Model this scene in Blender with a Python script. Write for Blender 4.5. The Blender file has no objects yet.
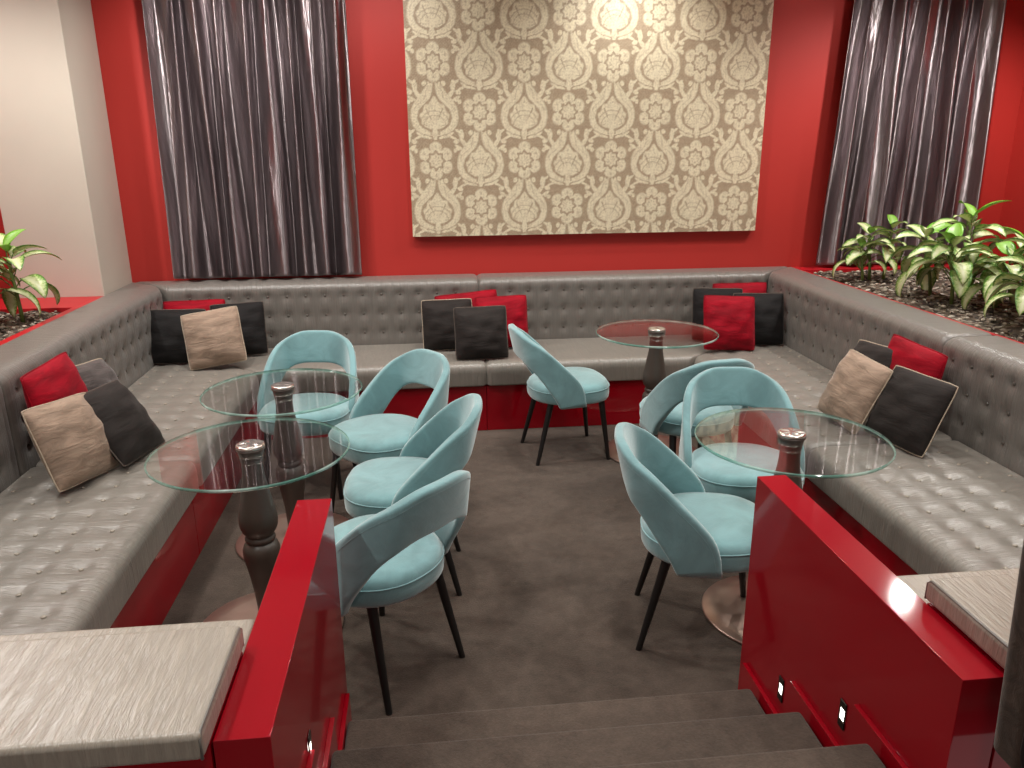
import bpy, bmesh, math, random
import numpy as np
from mathutils import Matrix, Vector
random.seed(7)
C = bpy.context.scene.collection
PI = math.pi
R = math.radians

# ------------------------------------------------------------------ helpers
def srgb(r, g, b):
    f = lambda c: c / 12.92 if c <= .04045 else ((c + .055) / 1.055) ** 2.4
    return (f(r / 255), f(g / 255), f(b / 255), 1)

def link(name, me, mat=None, parent=None, smooth=True):
    o = bpy.data.objects.new(name, me); C.objects.link(o)
    if mat:
        for m in (mat if isinstance(mat, (list, tuple)) else [mat]): me.materials.append(m)
    if parent: o.parent = parent
    if smooth:
        for p in me.polygons: p.use_smooth = True
    return o

def mesh(name, vs, fs, mat=None, parent=None, uvs=None, smooth=True):
    me = bpy.data.meshes.new(name); me.from_pydata([tuple(v) for v in vs], [], fs); me.update()
    if uvs is not None:
        l = me.uv_layers.new(name='UVMap')
        for p in me.polygons:
            for li, vi in zip(p.loop_indices, p.vertices): l.data[li].uv = uvs[vi]
    return link(name, me, mat, parent, smooth)

def bmobj(name, bm, mat=None, parent=None, smooth=True):
    bmesh.ops.recalc_face_normals(bm, faces=bm.faces[:])
    me = bpy.data.meshes.new(name); bm.to_mesh(me); bm.free()
    return link(name, me, mat, parent, smooth)

def thing(name, label, cat, loc=(0, 0, 0), rz=0, group=None):
    o = bpy.data.objects.new(name, None); C.objects.link(o)
    o.empty_display_size = .1
    o.location = loc; o.rotation_euler = (0, 0, rz)
    return tag(o, label, cat, group)

def tag(o, label=None, cat=None, group=None, kind=None):
    if label: o['label'] = label
    if cat: o['category'] = cat
    if group: o['group'] = group
    if kind: o['kind'] = kind
    return o

def dup(root, loc, rz, label, group=None):
    r = root.copy(); C.objects.link(r); r.location = loc; r.rotation_euler = (0, 0, rz); r['label'] = label
    if group: r['group'] = group
    for ch in list(root.children):
        c = ch.copy(); C.objects.link(c); c.parent = r
        for g in ch.children:
            d = g.copy(); C.objects.link(d); d.parent = c
    return r

def box(bm, x0, x1, y0, y1, z0, z1, bev=0, seg=3):
    r = bmesh.ops.create_cube(bm, size=1)
    for v in r['verts']:
        v.co = Vector(((x0 + x1) / 2 + v.co.x * (x1 - x0), (y0 + y1) / 2 + v.co.y * (y1 - y0), (z0 + z1) / 2 + v.co.z * (z1 - z0)))
    if bev:
        es = list({e for v in r['verts'] for e in v.link_edges})
        bmesh.ops.bevel(bm, geom=es, offset=bev, segments=seg, affect='EDGES', profile=.5)
    return bm

def boxobj(name, b, mat, parent=None, bev=0, seg=3, uv=False):
    bm = bmesh.new(); box(bm, *b, bev=bev, seg=seg)
    o = bmobj(name, bm, mat, parent, smooth=False)
    if uv: boxuv(o)
    if bev: smooth_by_angle(o)
    return o

def smooth_by_angle(o, a=35):
    me = o.data
    for p in me.polygons: p.use_smooth = True
    me.set_sharp_from_angle(angle=R(a))
    m = o.modifiers.new('weighted normals', 'WEIGHTED_NORMAL'); m.keep_sharp = True; m.weight = 100

def boxuv(o):
    me = o.data; l = me.uv_layers.new(name='UVMap')
    for p in me.polygons:
        n = [abs(c) for c in p.normal]; k = n.index(max(n))
        for li in p.loop_indices:
            c = me.vertices[me.loops[li].vertex_index].co
            l.data[li].uv = (c.y, c.z) if k == 0 else (c.x, c.z) if k == 1 else (c.x, c.y)

def lathe(prof, n=40, cx=0, cy=0):
    vs, fs = [], []
    for r, z in prof:
        for k in range(n):
            a = 2 * PI * k / n; vs.append((cx + r * math.cos(a), cy + r * math.sin(a), z))
    for i in range(len(prof) - 1):
        for k in range(n):
            a, b = i * n + k, i * n + (k + 1) % n
            fs.append((a, b, b + n, a + n))
    fs.append(tuple(range(n - 1, -1, -1)))
    fs.append(tuple(range((len(prof) - 1) * n, len(prof) * n)))
    return vs, fs

def tube(pts, rad, n=8, closed=False):
    pts = [Vector(p) for p in pts]; vs, fs = [], []
    N = len(pts); up = Vector((0.13, .21, .97))
    for i, p in enumerate(pts):
        a = pts[(i - 1) % N] if (closed or i) else p
        b = pts[(i + 1) % N] if (closed or i < N - 1) else p
        t = (b - a).normalized()
        s = t.cross(up)
        if s.length < 1e-3: s = t.cross(Vector((1, 0, 0)))
        s.normalize(); w = s.cross(t)
        r = rad(i / max(1, N - 1)) if callable(rad) else rad
        for k in range(n):
            q = 2 * PI * k / n; vs.append(p + s * math.cos(q) * r + w * math.sin(q) * r)
    M = N if closed else N - 1
    for i in range(M):
        j = (i + 1) % N
        for k in range(n):
            fs.append((i * n + k, i * n + (k + 1) % n, j * n + (k + 1) % n, j * n + k))
    if not closed:
        fs.append(tuple(range(n - 1, -1, -1))); fs.append(tuple(range((N - 1) * n, N * n)))
    return vs, fs

def catmull(keys, s):
    """keys = [(s, (x,y,z)), ...]"""
    i = 0
    while i < len(keys) - 2 and s > keys[i + 1][0]: i += 1
    s1, p1 = keys[i]; s2, p2 = keys[i + 1]
    s0, p0 = keys[i - 1] if i > 0 else (2 * s1 - s2, tuple(2 * a - b for a, b in zip(p1, p2)))
    s3, p3 = keys[i + 2] if i + 2 < len(keys) else (2 * s2 - s1, tuple(2 * b - a for a, b in zip(p1, p2)))
    h = s2 - s1; t = (s - s1) / h; out = []
    for a0, a1, a2, a3 in zip(p0, p1, p2, p3):
        m1 = (a2 - a0) / (s2 - s0) * h; m2 = (a3 - a1) / (s3 - s1) * h
        out.append((2 * t**3 - 3 * t**2 + 1) * a1 + (t**3 - 2 * t**2 + t) * m1 + (-2 * t**3 + 3 * t**2) * a2 + (t**3 - t**2) * m2)
    return Vector(out)

# ------------------------------------------------------------------ materials
class NT:
    def __init__(s, name):
        s.m = bpy.data.materials.new(name); s.m.use_nodes = True
        s.t = s.m.node_tree; s.t.nodes.clear()
        s.out = s.n('ShaderNodeOutputMaterial')
    def n(s, typ, ins=None, **kw):
        nd = s.t.nodes.new(typ)
        for k, v in kw.items(): setattr(nd, k, v)
        for k, v in (ins or {}).items():
            if hasattr(v, 'is_linked'): s.t.links.new(v, nd.inputs[k])
            else: nd.inputs[k].default_value = v
        return nd
    def math(s, op, a, b=0.0, c=None):
        d = {0: a, 1: b}
        if c is not None: d[2] = c
        return s.n('ShaderNodeMath', d, operation=op).outputs[0]
    def ramp(s, fac, stops):
        r = s.n('ShaderNodeValToRGB', {'Fac': fac}); e = r.color_ramp.elements
        while len(e) < len(stops): e.new(.5)
        for k, (p, c) in zip(e, stops): k.position = p; k.color = c
        return r.outputs['Color']
    def fin(s, sh):
        s.t.links.new(sh, s.out.inputs['Surface']); return s.m

def coords(t, kind, scale=(1, 1, 1)):
    tc = t.n('ShaderNodeTexCoord')
    return t.n('ShaderNodeMapping', {'Vector': tc.outputs[kind], 'Scale': scale}).outputs[0]

def noise(t, vec, scale, detail=3, rough=.5, dist=0):
    return t.n('ShaderNodeTexNoise', {'Vector': vec, 'Scale': scale, 'Detail': detail, 'Roughness': rough, 'Distortion': dist}).outputs['Fac']

def bump(t, h, strength, dist=.01, normal=None):
    i = {'Height': h, 'Strength': strength, 'Distance': dist}
    if normal is not None: i['Normal'] = normal
    return t.n('ShaderNodeBump', i).outputs[0]

def mul(c, k): return (c[0] * k, c[1] * k, c[2] * k, 1)

def plain(name, col, rough=.5, metal=0, coat=0, spec=.5, var=.0, vscale=4, bumpk=0, bscale=60, kind='Object', coatr=.03):
    t = NT(name); v = coords(t, kind)
    ins = {'Roughness': rough, 'Metallic': metal, 'Coat Weight': coat, 'Coat Roughness': coatr, 'Specular IOR Level': spec}
    f = noise(t, v, vscale, 4)
    ins['Base Color'] = t.ramp(f, [(.25, mul(col, 1 - var)), (.75, mul(col, 1 + var))])
    if bumpk: ins['Normal'] = bump(t, noise(t, v, bscale, 4), bumpk)
    return t.fin(t.n('ShaderNodeBsdfPrincipled', ins).outputs[0])

def fabric(name, col, dark=.80, light=1.22, rough=.42, us=70, vs=5):
    """crinkled satin upholstery: fine irregular ribs running along the profile (UV v)"""
    t = NT(name)
    v = coords(t, 'UV', (us, vs, 1))
    f = noise(t, v, 1.0, 4, .62, .6)
    f2 = noise(t, coords(t, 'UV', (us * 2.6, vs * 2.2, 1)), 1.0, 2, .5, .3)
    f3 = noise(t, coords(t, 'UV', (3, 3, 1)), 1.0, 2)
    s = t.math('ADD', t.math('MULTIPLY', f, .7), t.math('MULTIPLY', f2, .3))
    c = t.ramp(s, [(.30, mul(col, dark)), (.52, col), (.72, mul(col, light))])
    c2 = t.n('ShaderNodeMix', {'Factor': f3, 6: mul(col, .96), 7: mul(col, 1.05)}, data_type='RGBA')
    mx = t.n('ShaderNodeMix', {'Factor': .35, 6: c, 7: c2.outputs[2]}, data_type='RGBA')
    b = bump(t, s, .7, .008)
    return t.fin(t.n('ShaderNodeBsdfPrincipled', {'Base Color': mx.outputs[2], 'Roughness': rough, 'Specular IOR Level': .75,
        'Sheen Weight': .15, 'Sheen Roughness': .4, 'Normal': b}).outputs[0])

def velvet(name, col, var=.14, sheen=.6, tint=None, rough=.75, scale=6, crease=.25, sr=.35, st=(1, 1, 1)):
    t = NT(name); v = coords(t, 'Object', st)
    f = noise(t, v, scale, 5, .6, .8)
    c = t.ramp(f, [(.28, mul(col, 1 - var)), (.5, col), (.72, mul(col, 1 + var * 1.3))])
    f2 = noise(t, v, 420, 2)
    b = bump(t, f2, .15, .002)
    b = bump(t, f, crease, .012, b)
    return t.fin(t.n('ShaderNodeBsdfPrincipled', {'Base Color': c, 'Roughness': rough, 'Specular IOR Level': .2,
        'Sheen Weight': sheen, 'Sheen Roughness': sr, 'Sheen Tint': tint or (1, 1, 1, 1), 'Normal': b}).outputs[0])

M = {}
M['red_wall'] = plain('red wall paint', srgb(184, 45, 38), .6, var=.03, vscale=2, bumpk=.03, bscale=90)
M['cream'] = plain('cream plaster', srgb(202, 194, 180), .7, var=.03, vscale=3, bumpk=.03, bscale=80)
M['white'] = plain('ceiling paint', srgb(226, 220, 210), .8, var=.01)
M['lacquer'] = plain('red lacquer', srgb(152, 5, 24), .35, coat=.75, spec=.05, var=.03, vscale=3, coatr=.07)
M['planter_red'] = plain('red planter board', srgb(180, 24, 34), .4, var=.05)
M['fabric'] = fabric('grey taupe crinkled satin', srgb(114, 109, 103), rough=.36)
M['fabric_pale'] = fabric('pale taupe satin', srgb(158, 149, 136), us=58, vs=8, rough=.34, dark=.80, light=1.45)  # satin highlights on the ribs painted in as lighter streaks
M['fabric_seat'] = fabric('seat taupe satin', srgb(127, 121, 113), us=60, vs=6, rough=.35)
M['button_shaded'] = plain('covered button with painted shade', srgb(92, 86, 79), .32)  # darker copy of the button colour, the shade of the dimples painted in
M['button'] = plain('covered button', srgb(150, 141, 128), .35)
M['teal'] = velvet('aqua velvet', srgb(119, 160, 164), .20, 1.0, (.92, 1, 1, 1), scale=6, crease=.35, sr=.5)
M['teal_seam'] = velvet('aqua velvet piping', srgb(122, 163, 167), .06, 1.0, (.92, 1, 1, 1), sr=.5)
M['red_velvet'] = velvet('red velvet', srgb(142, 0, 24), .4, .2, (1, .3, .35, 1), scale=9, crease=.5, st=(.55, .8, 1.9))
M['black_velvet'] = velvet('black velvet', srgb(30, 28, 28), .25, .06, (.8, .78, .76, 1), scale=9, crease=.45, st=(.55, .8, 1.9))
M['dark_velvet'] = velvet('charcoal brown velvet', srgb(42, 37, 35), .3, .10, (.9, .85, .8, 1), scale=9, crease=.5, st=(.55, .8, 1.9))
M['taupe_velvet'] = velvet('taupe velvet', srgb(151, 130, 113), .34, .45, (1, .93, .85, 1), scale=12, crease=.7, st=(.55, .8, 1.9))
M['grey_velvet'] = velvet('grey velvet', srgb(80, 73, 71), .35, .35, (1, .95, .95, 1), scale=12, crease=.7, st=(.55, .8, 1.9))
M['trim_pale'] = plain('pale piping cord', srgb(176, 160, 140), .7, var=.2, vscale=60)
M['trim_dark'] = plain('dark piping cord', srgb(84, 74, 66), .7, var=.3, vscale=60)
M['leg'] = plain('black stained wood', srgb(26, 24, 23), .42, var=.1, vscale=20)
M['wenge'] = plain('dark brown turned wood', srgb(72, 60, 53), .42, coat=.2, var=.08, vscale=12, coatr=.3)
M['chrome'] = plain('polished steel cap', srgb(222, 216, 208), .24, metal=.9)
M['copper'] = plain('brushed copper plate', srgb(188, 160, 146), .34, metal=.8, var=.06, vscale=3)
M['steel'] = plain('dark steel bezel', srgb(70, 64, 60), .3, metal=.9)
M['stem'] = plain('green stem', srgb(104, 124, 62), .5, var=.15, vscale=20)

def mk_carpet():
    t = NT('brown carpet'); v = coords(t, 'Object')
    a = noise(t, v, 1.7, 4, .55, .5); b = noise(t, v, 130, 4, .7); c = noise(t, v, 24, 4, .6)
    s = t.math('ADD', t.math('ADD', t.math('MULTIPLY', a, .45), t.math('MULTIPLY', b, .3)), t.math('MULTIPLY', c, .25))
    col = srgb(80, 69, 61)
    cc = t.ramp(s, [(.36, mul(col, .6)), (.5, col), (.64, mul(col, 1.45))])
    return t.fin(t.n('ShaderNodeBsdfPrincipled', {'Base Color': cc, 'Roughness': .95, 'Specular IOR Level': .1, 'Sheen Weight': .15,
        'Normal': bump(t, b, .6, .006)}).outputs[0])
M['carpet'] = mk_carpet()

def mk_glass(name, tint, f0, fmul=1.0):
    t = NT(name)
    g = t.n('ShaderNodeNewGeometry')
    d = t.n('ShaderNodeVectorMath', {0: g.outputs['Normal'], 1: g.outputs['Incoming']}, operation='DOT_PRODUCT').outputs['Value']
    k = t.math('POWER', t.math('SUBTRACT', 1.0, t.math('ABSOLUTE', d)), 5.0)
    fac = t.math('ADD', f0, t.math('MULTIPLY', k, (1 - f0) * fmul))
    tr = t.n('ShaderNodeBsdfTransparent', {'Color': tint}).outputs[0]
    gl = t.n('ShaderNodeBsdfGlossy', {'Color': (1, 1, 1, 1), 'Roughness': .015}).outputs[0]
    return t.fin(t.n('ShaderNodeMixShader', {0: fac, 1: tr, 2: gl}).outputs[0])
M['glass'] = mk_glass('clear glass', (.955, .975, .965, 1), .06)
def mk_glass_edge():
    t = NT('green glass edge'); v = coords(t, 'Object')
    tr = t.n('ShaderNodeBsdfTransparent', {'Color': (.58, .84, .76, 1)}).outputs[0]
    f = noise(t, v, 9, 2)
    p = t.n('ShaderNodeBsdfPrincipled', {'Base Color': t.ramp(f, [(.4, srgb(104, 160, 146)), (.65, srgb(206, 236, 226))]), 'Roughness': .08, 'Coat Weight': 1}).outputs[0]
    return t.fin(t.n('ShaderNodeMixShader', {0: .55, 1: tr, 2: p}).outputs[0])
M['glass_edge'] = mk_glass_edge()

def mk_curtain():
    t = NT('grey satin curtain'); v = coords(t, 'Object')
    f = noise(t, coords(t, 'Object', (9, 9, 1.2)), 1.4, 4, .55)
    c = t.ramp(f, [(.3, srgb(134, 124, 127)), (.7, srgb(164, 153, 155))])
    w = noise(t, coords(t, 'Object', (26, 26, 5)), 1.0, 3, .5, .6)
    return t.fin(t.n('ShaderNodeBsdfPrincipled', {'Base Color': c, 'Metallic': .95, 'Roughness': .43, 'Specular IOR Level': .6,
        'Anisotropic': .98, 'Tangent': t.n('ShaderNodeCombineXYZ', {0: 0.0, 1: 0.0, 2: 1.0}).outputs[0], 'Normal': bump(t, w, .18, .02)}).outputs[0])
M['curtain'] = mk_curtain()

def mk_damask():
    t = NT('gold damask fabric')
    a = t.n('ShaderNodeAttribute', attribute_name='motif').outputs['Fac']
    v = coords(t, 'Object')
    n = noise(t, v, 120, 3, .6)
    n2 = noise(t, coords(t, 'Object', (1, 1, 1)), 18, 3)
    base = t.ramp(n, [(.3, srgb(150, 130, 106)), (.7, srgb(176, 155, 128))])
    lite = t.ramp(n, [(.3, srgb(216, 204, 174)), (.7, srgb(238, 228, 198))])
    c = t.n('ShaderNodeMix', {'Factor': a, 6: base, 7: lite}, data_type='RGBA').outputs[2]
    r = t.math('SUBTRACT', .55, t.math('MULTIPLY', a, .12))
    return t.fin(t.n('ShaderNodeBsdfPrincipled', {'Base Color': c, 'Roughness': r, 'Specular IOR Level': .5, 'Sheen Weight': .1,
        'Normal': bump(t, n, .12, .003)}).outputs[0])
M['damask'] = mk_damask()

def mk_leaf():
    t = NT('variegated leaf')
    a = t.n('ShaderNodeAttribute', attribute_name='across').outputs['Fac']
    tone = t.n('ShaderNodeAttribute', attribute_name='tone').outputs['Fac']
    n = noise(t, coords(t, 'Object'), 70, 4, .7)
    s = t.math('ADD', a, t.math('MULTIPLY', t.math('SUBTRACT', n, .5), 1.5))
    c = t.ramp(s, [(.05, srgb(228, 232, 192)), (.45, srgb(212, 222, 164)), (.72, srgb(150, 182, 96)), (.95, srgb(82, 130, 52))])
    young = t.n('ShaderNodeMix', {'Factor': tone, 6: c, 7: srgb(120, 190, 40)}, data_type='RGBA').outputs[2]
    p = t.n('ShaderNodeBsdfPrincipled', {'Base Color': young, 'Roughness': .38, 'Specular IOR Level': .5}).outputs[0]
    tl = t.n('ShaderNodeBsdfTranslucent', {'Color': young}).outputs[0]
    return t.fin(t.n('ShaderNodeMixShader', {0: .2, 1: p, 2: tl}).outputs[0])
M['leaf'] = mk_leaf()

def mk_soil():
    t = NT('soil and pebbles'); v = coords(t, 'Object')
    n = t.n('ShaderNodeTexVoronoi', {'Vector': v, 'Scale': 42})
    f = noise(t, v, 5, 3)
    c = t.ramp(n.outputs['Color'], [(.2, srgb(44, 36, 30)), (.5, srgb(88, 74, 60)), (.7, srgb(120, 106, 90)), (.95, srgb(206, 198, 184))])
    return t.fin(t.n('ShaderNodeBsdfPrincipled', {'Base Color': c, 'Roughness': .9, 'Normal': bump(t, n.outputs['Distance'], .8, .02)}).outputs[0])
M['soil'] = mk_soil()
M['pebble'] = plain('pebbles', srgb(176, 166, 150), .8, var=.5, vscale=30)
M['lamp'] = (lambda t: t.fin(t.n('ShaderNodeEmission', {'Color': (1, .95, .85, 1), 'Strength': 9}).outputs[0]))(NT('step lamp lens'))

# ------------------------------------------------------------------ room shell
YB = 5.5          # back wall
CE = 2.95
UP = .64          # raised floor
def struct(name, b, mat, bev=0):
    return tag(boxobj(name, b, mat, None, bev), kind='structure')
struct('floor', (-2.2, 2.9, 1.0, 5.6, -.1, 0), M['carpet'])
struct('floor_raised', (-3.6, 4.3, -2.2, 1.047, UP - .06, UP), M['carpet'])
struct('wall_back', (-3.4, 4.35, YB, YB + .12, 0, CE), M['red_wall'])
struct('wall_right', (4.23, 4.35, -2.2, YB, 0, CE), M['red_wall'])
struct('wall_left', (-3.4, -3.28, -2.2, YB, 0, CE), M['red_wall'])
struct('ceiling', (-3.4, 4.35, -2.2, YB + .12, CE, CE + .1), M['white'])
tag(boxobj('column', (-2.478, -1.972, 5.01, YB - .001, .87, CE), M['cream'], None, .004), kind='structure')

# ------------------------------------------------------------------ banquette
XL, XR, YI = -1.71, 2.37, 5.27        # backrest front faces
XLo, XRo = -1.97, 2.64                # outer edges
FL, FR, FB = -1.03, 1.66, 4.68        # cushion front edges
SZ, TZ, ZB = .45, .883, .302
YN, YS = 1.53, 3.28                   # near end, seam between units
XS = .343                             # seam in the back run
P = .13                               # button pitch

def frame_left(a, d, z):  return Vector((XL - d, a, z))        # d>0 goes into the backrest
def frame_right(a, d, z): return Vector((XR + d, a, z))
def frame_back(a, d, z):  return Vector((a, YI + d, z))

def profile(pts, step):
    """pts: polyline of (d, z) with rounded corners given as (d, z, r)"""
    out = []
    n = len(pts)
    for i, p in enumerate(pts):
        d, z = p[0], p[1]; r = p[2] if len(p) > 2 else 0
        if r and 0 < i < n - 1:
            a = Vector((pts[i - 1][0] - d, pts[i - 1][1] - z)).normalized(); b = Vector((pts[i + 1][0] - d, pts[i + 1][1] - z)).normalized()
            A = Vector((d, z)) + a * r; B = Vector((d, z)) + b * r
            for k in range(9):
                t = k / 8
                q = A * (1 - t) ** 2 + Vector((d, z)) * 2 * t * (1 - t) + B * t * t
                out.append(q)
        else: out.append(Vector((d, z)))
    res = [out[0]]
    for a, b in zip(out, out[1:]):
        L = (b - a).length
        if L < 1e-6: continue
        m = max(1, int(round(L / step)))
        for k in range(1, m + 1): res.append(a + (b - a) * k / m)
    return res

def padded(name, frame, prof, a0, a1, mat, parent, buttons, face, A=.015, pl=.003, sig=.021, crease=True, flip=False, step=.016):
    """prof: list of (d,z); a0(d), a1(d): ends along the run; buttons: (a, d or z); face 'top' or 'front'"""
    m = len(prof); L = max(abs(a1(p.x) - a0(p.x)) for p in prof); n = max(8, int(L / step))
    nor = []
    for i in range(m):
        t = (prof[min(i + 1, m - 1)] - prof[max(i - 1, 0)]).normalized(); nor.append(Vector((-t.y, t.x)))
    acc = [0]
    for a, b in zip(prof, prof[1:]): acc.append(acc[-1] + (b - a).length)
    vs, uvs, fs = [], [], []
    bt = np.array(buttons) if len(buttons) else np.zeros((0, 2))
    for j in range(n + 1):
        t = j / n
        for i, p in enumerate(prof):
            s0, s1 = a0(p.x), a1(p.x); a = s0 + (s1 - s0) * t
            off = 0
            onface = (nor[i].y > .8) if face == 'top' else (nor[i].x < -.8)
            key = p.x if face == 'top' else p.y
            if len(bt) and onface:
                da = bt[:, 0] - a; db = bt[:, 1] - key
                r2 = da * da + db * db
                off -= A * float(np.exp(-r2 / (2 * sig * sig)).sum())
                # soft pleats between neighbouring buttons
                ca = math.cos(2 * PI * (a - bt[0, 0]) / P); cb = math.cos(2 * PI * (key - bt[0, 1]) / P)
                near = float(r2.min()) < (P * .75) ** 2
                if near: off += -pl * (ca * .5 + cb * .5)
            e = min(abs(a - s0), abs(s1 - a))
            if crease: off -= .014 * math.exp(-(e / .014) ** 2)
            q = p + nor[i] * off
            vs.append(frame(a, q.x, q.y)); uvs.append((a, acc[i]))
    for j in range(n):
        for i in range(m - 1):
            a, b, c, d = j * m + i, j * m + i + 1, (j + 1) * m + i + 1, (j + 1) * m + i
            fs.append((a, d, c, b) if flip else (a, b, c, d))
        fs.append((j * m, (j + 1) * m, (j + 1) * m + m - 1, j * m + m - 1) if not flip else (j * m, j * m + m - 1, (j + 1) * m + m - 1, (j + 1) * m))
    fs.append(tuple(range(m))); fs.append(tuple(range(n * m, n * m + m))[::-1])
    o = mesh(name, vs, fs, mat, parent, uvs)
    bm = bmesh.new(); bm.from_mesh(o.data); bmesh.ops.recalc_face_normals(bm, faces=bm.faces[:]); bm.to_mesh(o.data); bm.free()
    return o

def button_mesh():
    bm = bmesh.new(); bmesh.ops.create_uvsphere(bm, u_segments=12, v_segments=7, radius=.0085)
    for v in bm.verts: v.co.z *= .5
    me = bpy.data.meshes.new('button'); bm.to_mesh(me); bm.free(); me.materials.append(M['button'])
    for p in me.polygons: p.use_smooth = True
    return me
BM = button_mesh()
BD = BM.copy(); BD.materials[0] = M['button_shaded']
def add_button(parent, pos, nrm, me=BM):
    o = bpy.data.objects.new('button', me); C.objects.link(o); o.parent = parent
    o.location = pos; o.rotation_euler = Vector(nrm).to_track_quat('Z', 'Y').to_euler()

def bench(label, frame, side, a0b, a1b, a0s, a1s, front, seat_btn, back_btn, nrm, plinth):
    t = thing('banquette_bench', label, 'bench', (0, 0, 0), 0, 'banquette bench units around the pit')
    depth = abs(front)       # cushion runs from d=-depth to d=0
    XD = {'l': .258, 'r': .266, 'b': .226}
    sp = profile([(0.0, ZB + .0), (-depth, ZB, .012), (-depth, SZ, .06), (-.004, SZ, .012), (0.0, SZ - .02)], .016)
    bp = profile([(.0, ZB), (0.0, TZ, .075), (XD[side], TZ, .02), (XD[side], ZB)], .018)
    fl = side != 'r'
    padded('seat_cushion', frame, sp, a0s, a1s, M['fabric_seat'], t, seat_btn, 'top', A=.012, pl=.0025)
    padded('backrest', frame, bp, a0b, a1b, M['fabric'], t, back_btn, 'front', A=.013, pl=.002, sig=.018)
    boxobj('plinth', plinth, M['lacquer'], t, .003, 2)
    for a, d in seat_btn: add_button(t, frame(a, d, SZ - .0105), (0, 0, 1))
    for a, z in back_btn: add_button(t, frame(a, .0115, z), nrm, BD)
    return t

rows = (.79, .66, .53)
def lbtn(y0, y1, off): return [(y, z) for z in rows for k in range(60) for y in [off + P * k] if y0 < y < y1]
# left run: buttons start on y=2.13 on the seat; 4.77-based on the backrest
def seat_l(y0, y1):
    return [(y, XL - x) for x in (-1.67, -1.54, -1.41, -1.28, -1.15) for k in range(-6, 30) for y in [2.13 + .134 * k]
            if y0 + .04 < y < min(y1, FB + (FL - x)) - .06]
mit_l = lambda d: YI + d * (.23 / .26) if d >= 0 else YI + d * (YI - FB) / (FL - XL) 
cy = lambda v: (lambda d: v)
bench('grey tufted bench on the left, far unit in the corner beside the cream column', frame_left, 'l',
      cy(YS - .05), mit_l, cy(YS + .04), mit_l, FL - XL, seat_l(YS + .04, 9), lbtn(YS - .05 + .04, YI - .05, 1.65), (1, 0, 0),
      (XLo, -1.06, YS, 5.49, 0, .3))
bench('grey tufted bench on the left nearest the camera, behind the red left partition', frame_left, 'l',
      cy(YN), cy(YS - .05), cy(YN), cy(YS + .04), FL - XL, seat_l(YN, YS + .04), lbtn(YN + .04, YS - .09, 1.65), (1, 0, 0),
      (XLo, -1.06, YN, YS - .003, 0, .3))
def seat_r(y0, y1):
    return [(y, x - XR) for x in (2.335, 2.205, 2.072, 1.94, 1.805) for k in range(-8, 30) for y in [2.455 + .135 * k]
            if y0 + .04 < y < min(y1, FB + (x - FR)) - .06]
mit_r = lambda d: YI + d * (.23 / .27) if d >= 0 else YI + d * (YI - FB) / (XR - FR)
YR = 3.325
bench('grey tufted bench on the right, far unit in the corner by the planter', frame_right, 'r',
      cy(YR), mit_r, cy(YR - .2), mit_r, FR - XR, seat_r(YR - .2, 9), lbtn(YR + .04, YI - .05, 1.682), (-1, 0, 0),
      (1.70, XRo, YR, 5.49, 0, .3))
bench('grey tufted bench on the right nearest the camera, behind the red right partition', frame_right, 'r',
      cy(YN), cy(YR), cy(YN), cy(YR - .2), FR - XR, seat_r(YN, YR - .2), lbtn(YN + .04, YR - .04, 1.682), (-1, 0, 0),
      (1.70, XRo, YN, YR - .003, 0, .3))
bk0 = lambda d: XL - d * (.26 / .23) if d >= 0 else XL - d * (FL - XL) / (YI - FB)
bk1 = lambda d: XR + d * (.27 / .23) if d >= 0 else XR + d * (XR - FR) / (YI - FB)
def bbtn(x0, x1): return [(x, z) for z in rows for k in range(-20, 30) for x in [.06 + .124 * k] if x0 + .05 < x < x1 - .05]
bench('grey bench against the back wall, left unit under the left curtain', frame_back, 'b',
      bk0, cy(XS), bk0, cy(XS), FB - YI, [], bbtn(XL, XS), (0, -1, 0), (-1.06, XS - .001, 4.708, 5.49, 0, .3))
bench('grey bench against the back wall, right unit under the patterned panel', frame_back, 'b',
      cy(XS), bk1, cy(XS), bk1, FB - YI, [], bbtn(XS, XR), (0, -1, 0), (XS + .001, 1.70, 4.708, 5.49, 0, .3))

# ------------------------------------------------------------------ near padded dividers
def divider(label, x0, x1, px0, px1, inner):
    t = thing('padded_divider', label, 'divider', (0, 0, 0), 0, 'padded dividers closing the pit beside the stairs')
    boxobj('plinth', (px0, px1, 1.135, 1.39, 0, .790), M['lacquer'], t, .002, 2)
    boxobj('rear_pad', (px0, px1, 1.392, 1.525, .05, .78), M['fabric_pale'], t, .012, 3, uv=True)
    boxobj('cap_cushion', (x0, x1, 1.085, 1.395, .797, .850), M['fabric_pale'], t, .012, 4, uv=True)
    xe = inner; s = 1 if x1 == inner else -1
    pts = [(xe - s * .004, 1.089, .800), (xe - s * .004, 1.089, .838), (xe - s * .004, 1.098, .8475), (xe - s * .004, 1.38, .8475), (xe - s * .004, 1.392, .838), (xe - s * .004, 1.392, .800)]
    v, f = tube(pts, .0028, 8); mesh('piping', v, f, M['fabric'], t)
    return t
divider('wide pale grey padded slab in the lower left corner beside the left red partition', -2.2, -.388, -1.97, -.393, -.388)
divider('pale grey padded slab at the lower right beside the right red partition', 1.045, 2.75, 1.052, 2.64, 1.045)

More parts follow.
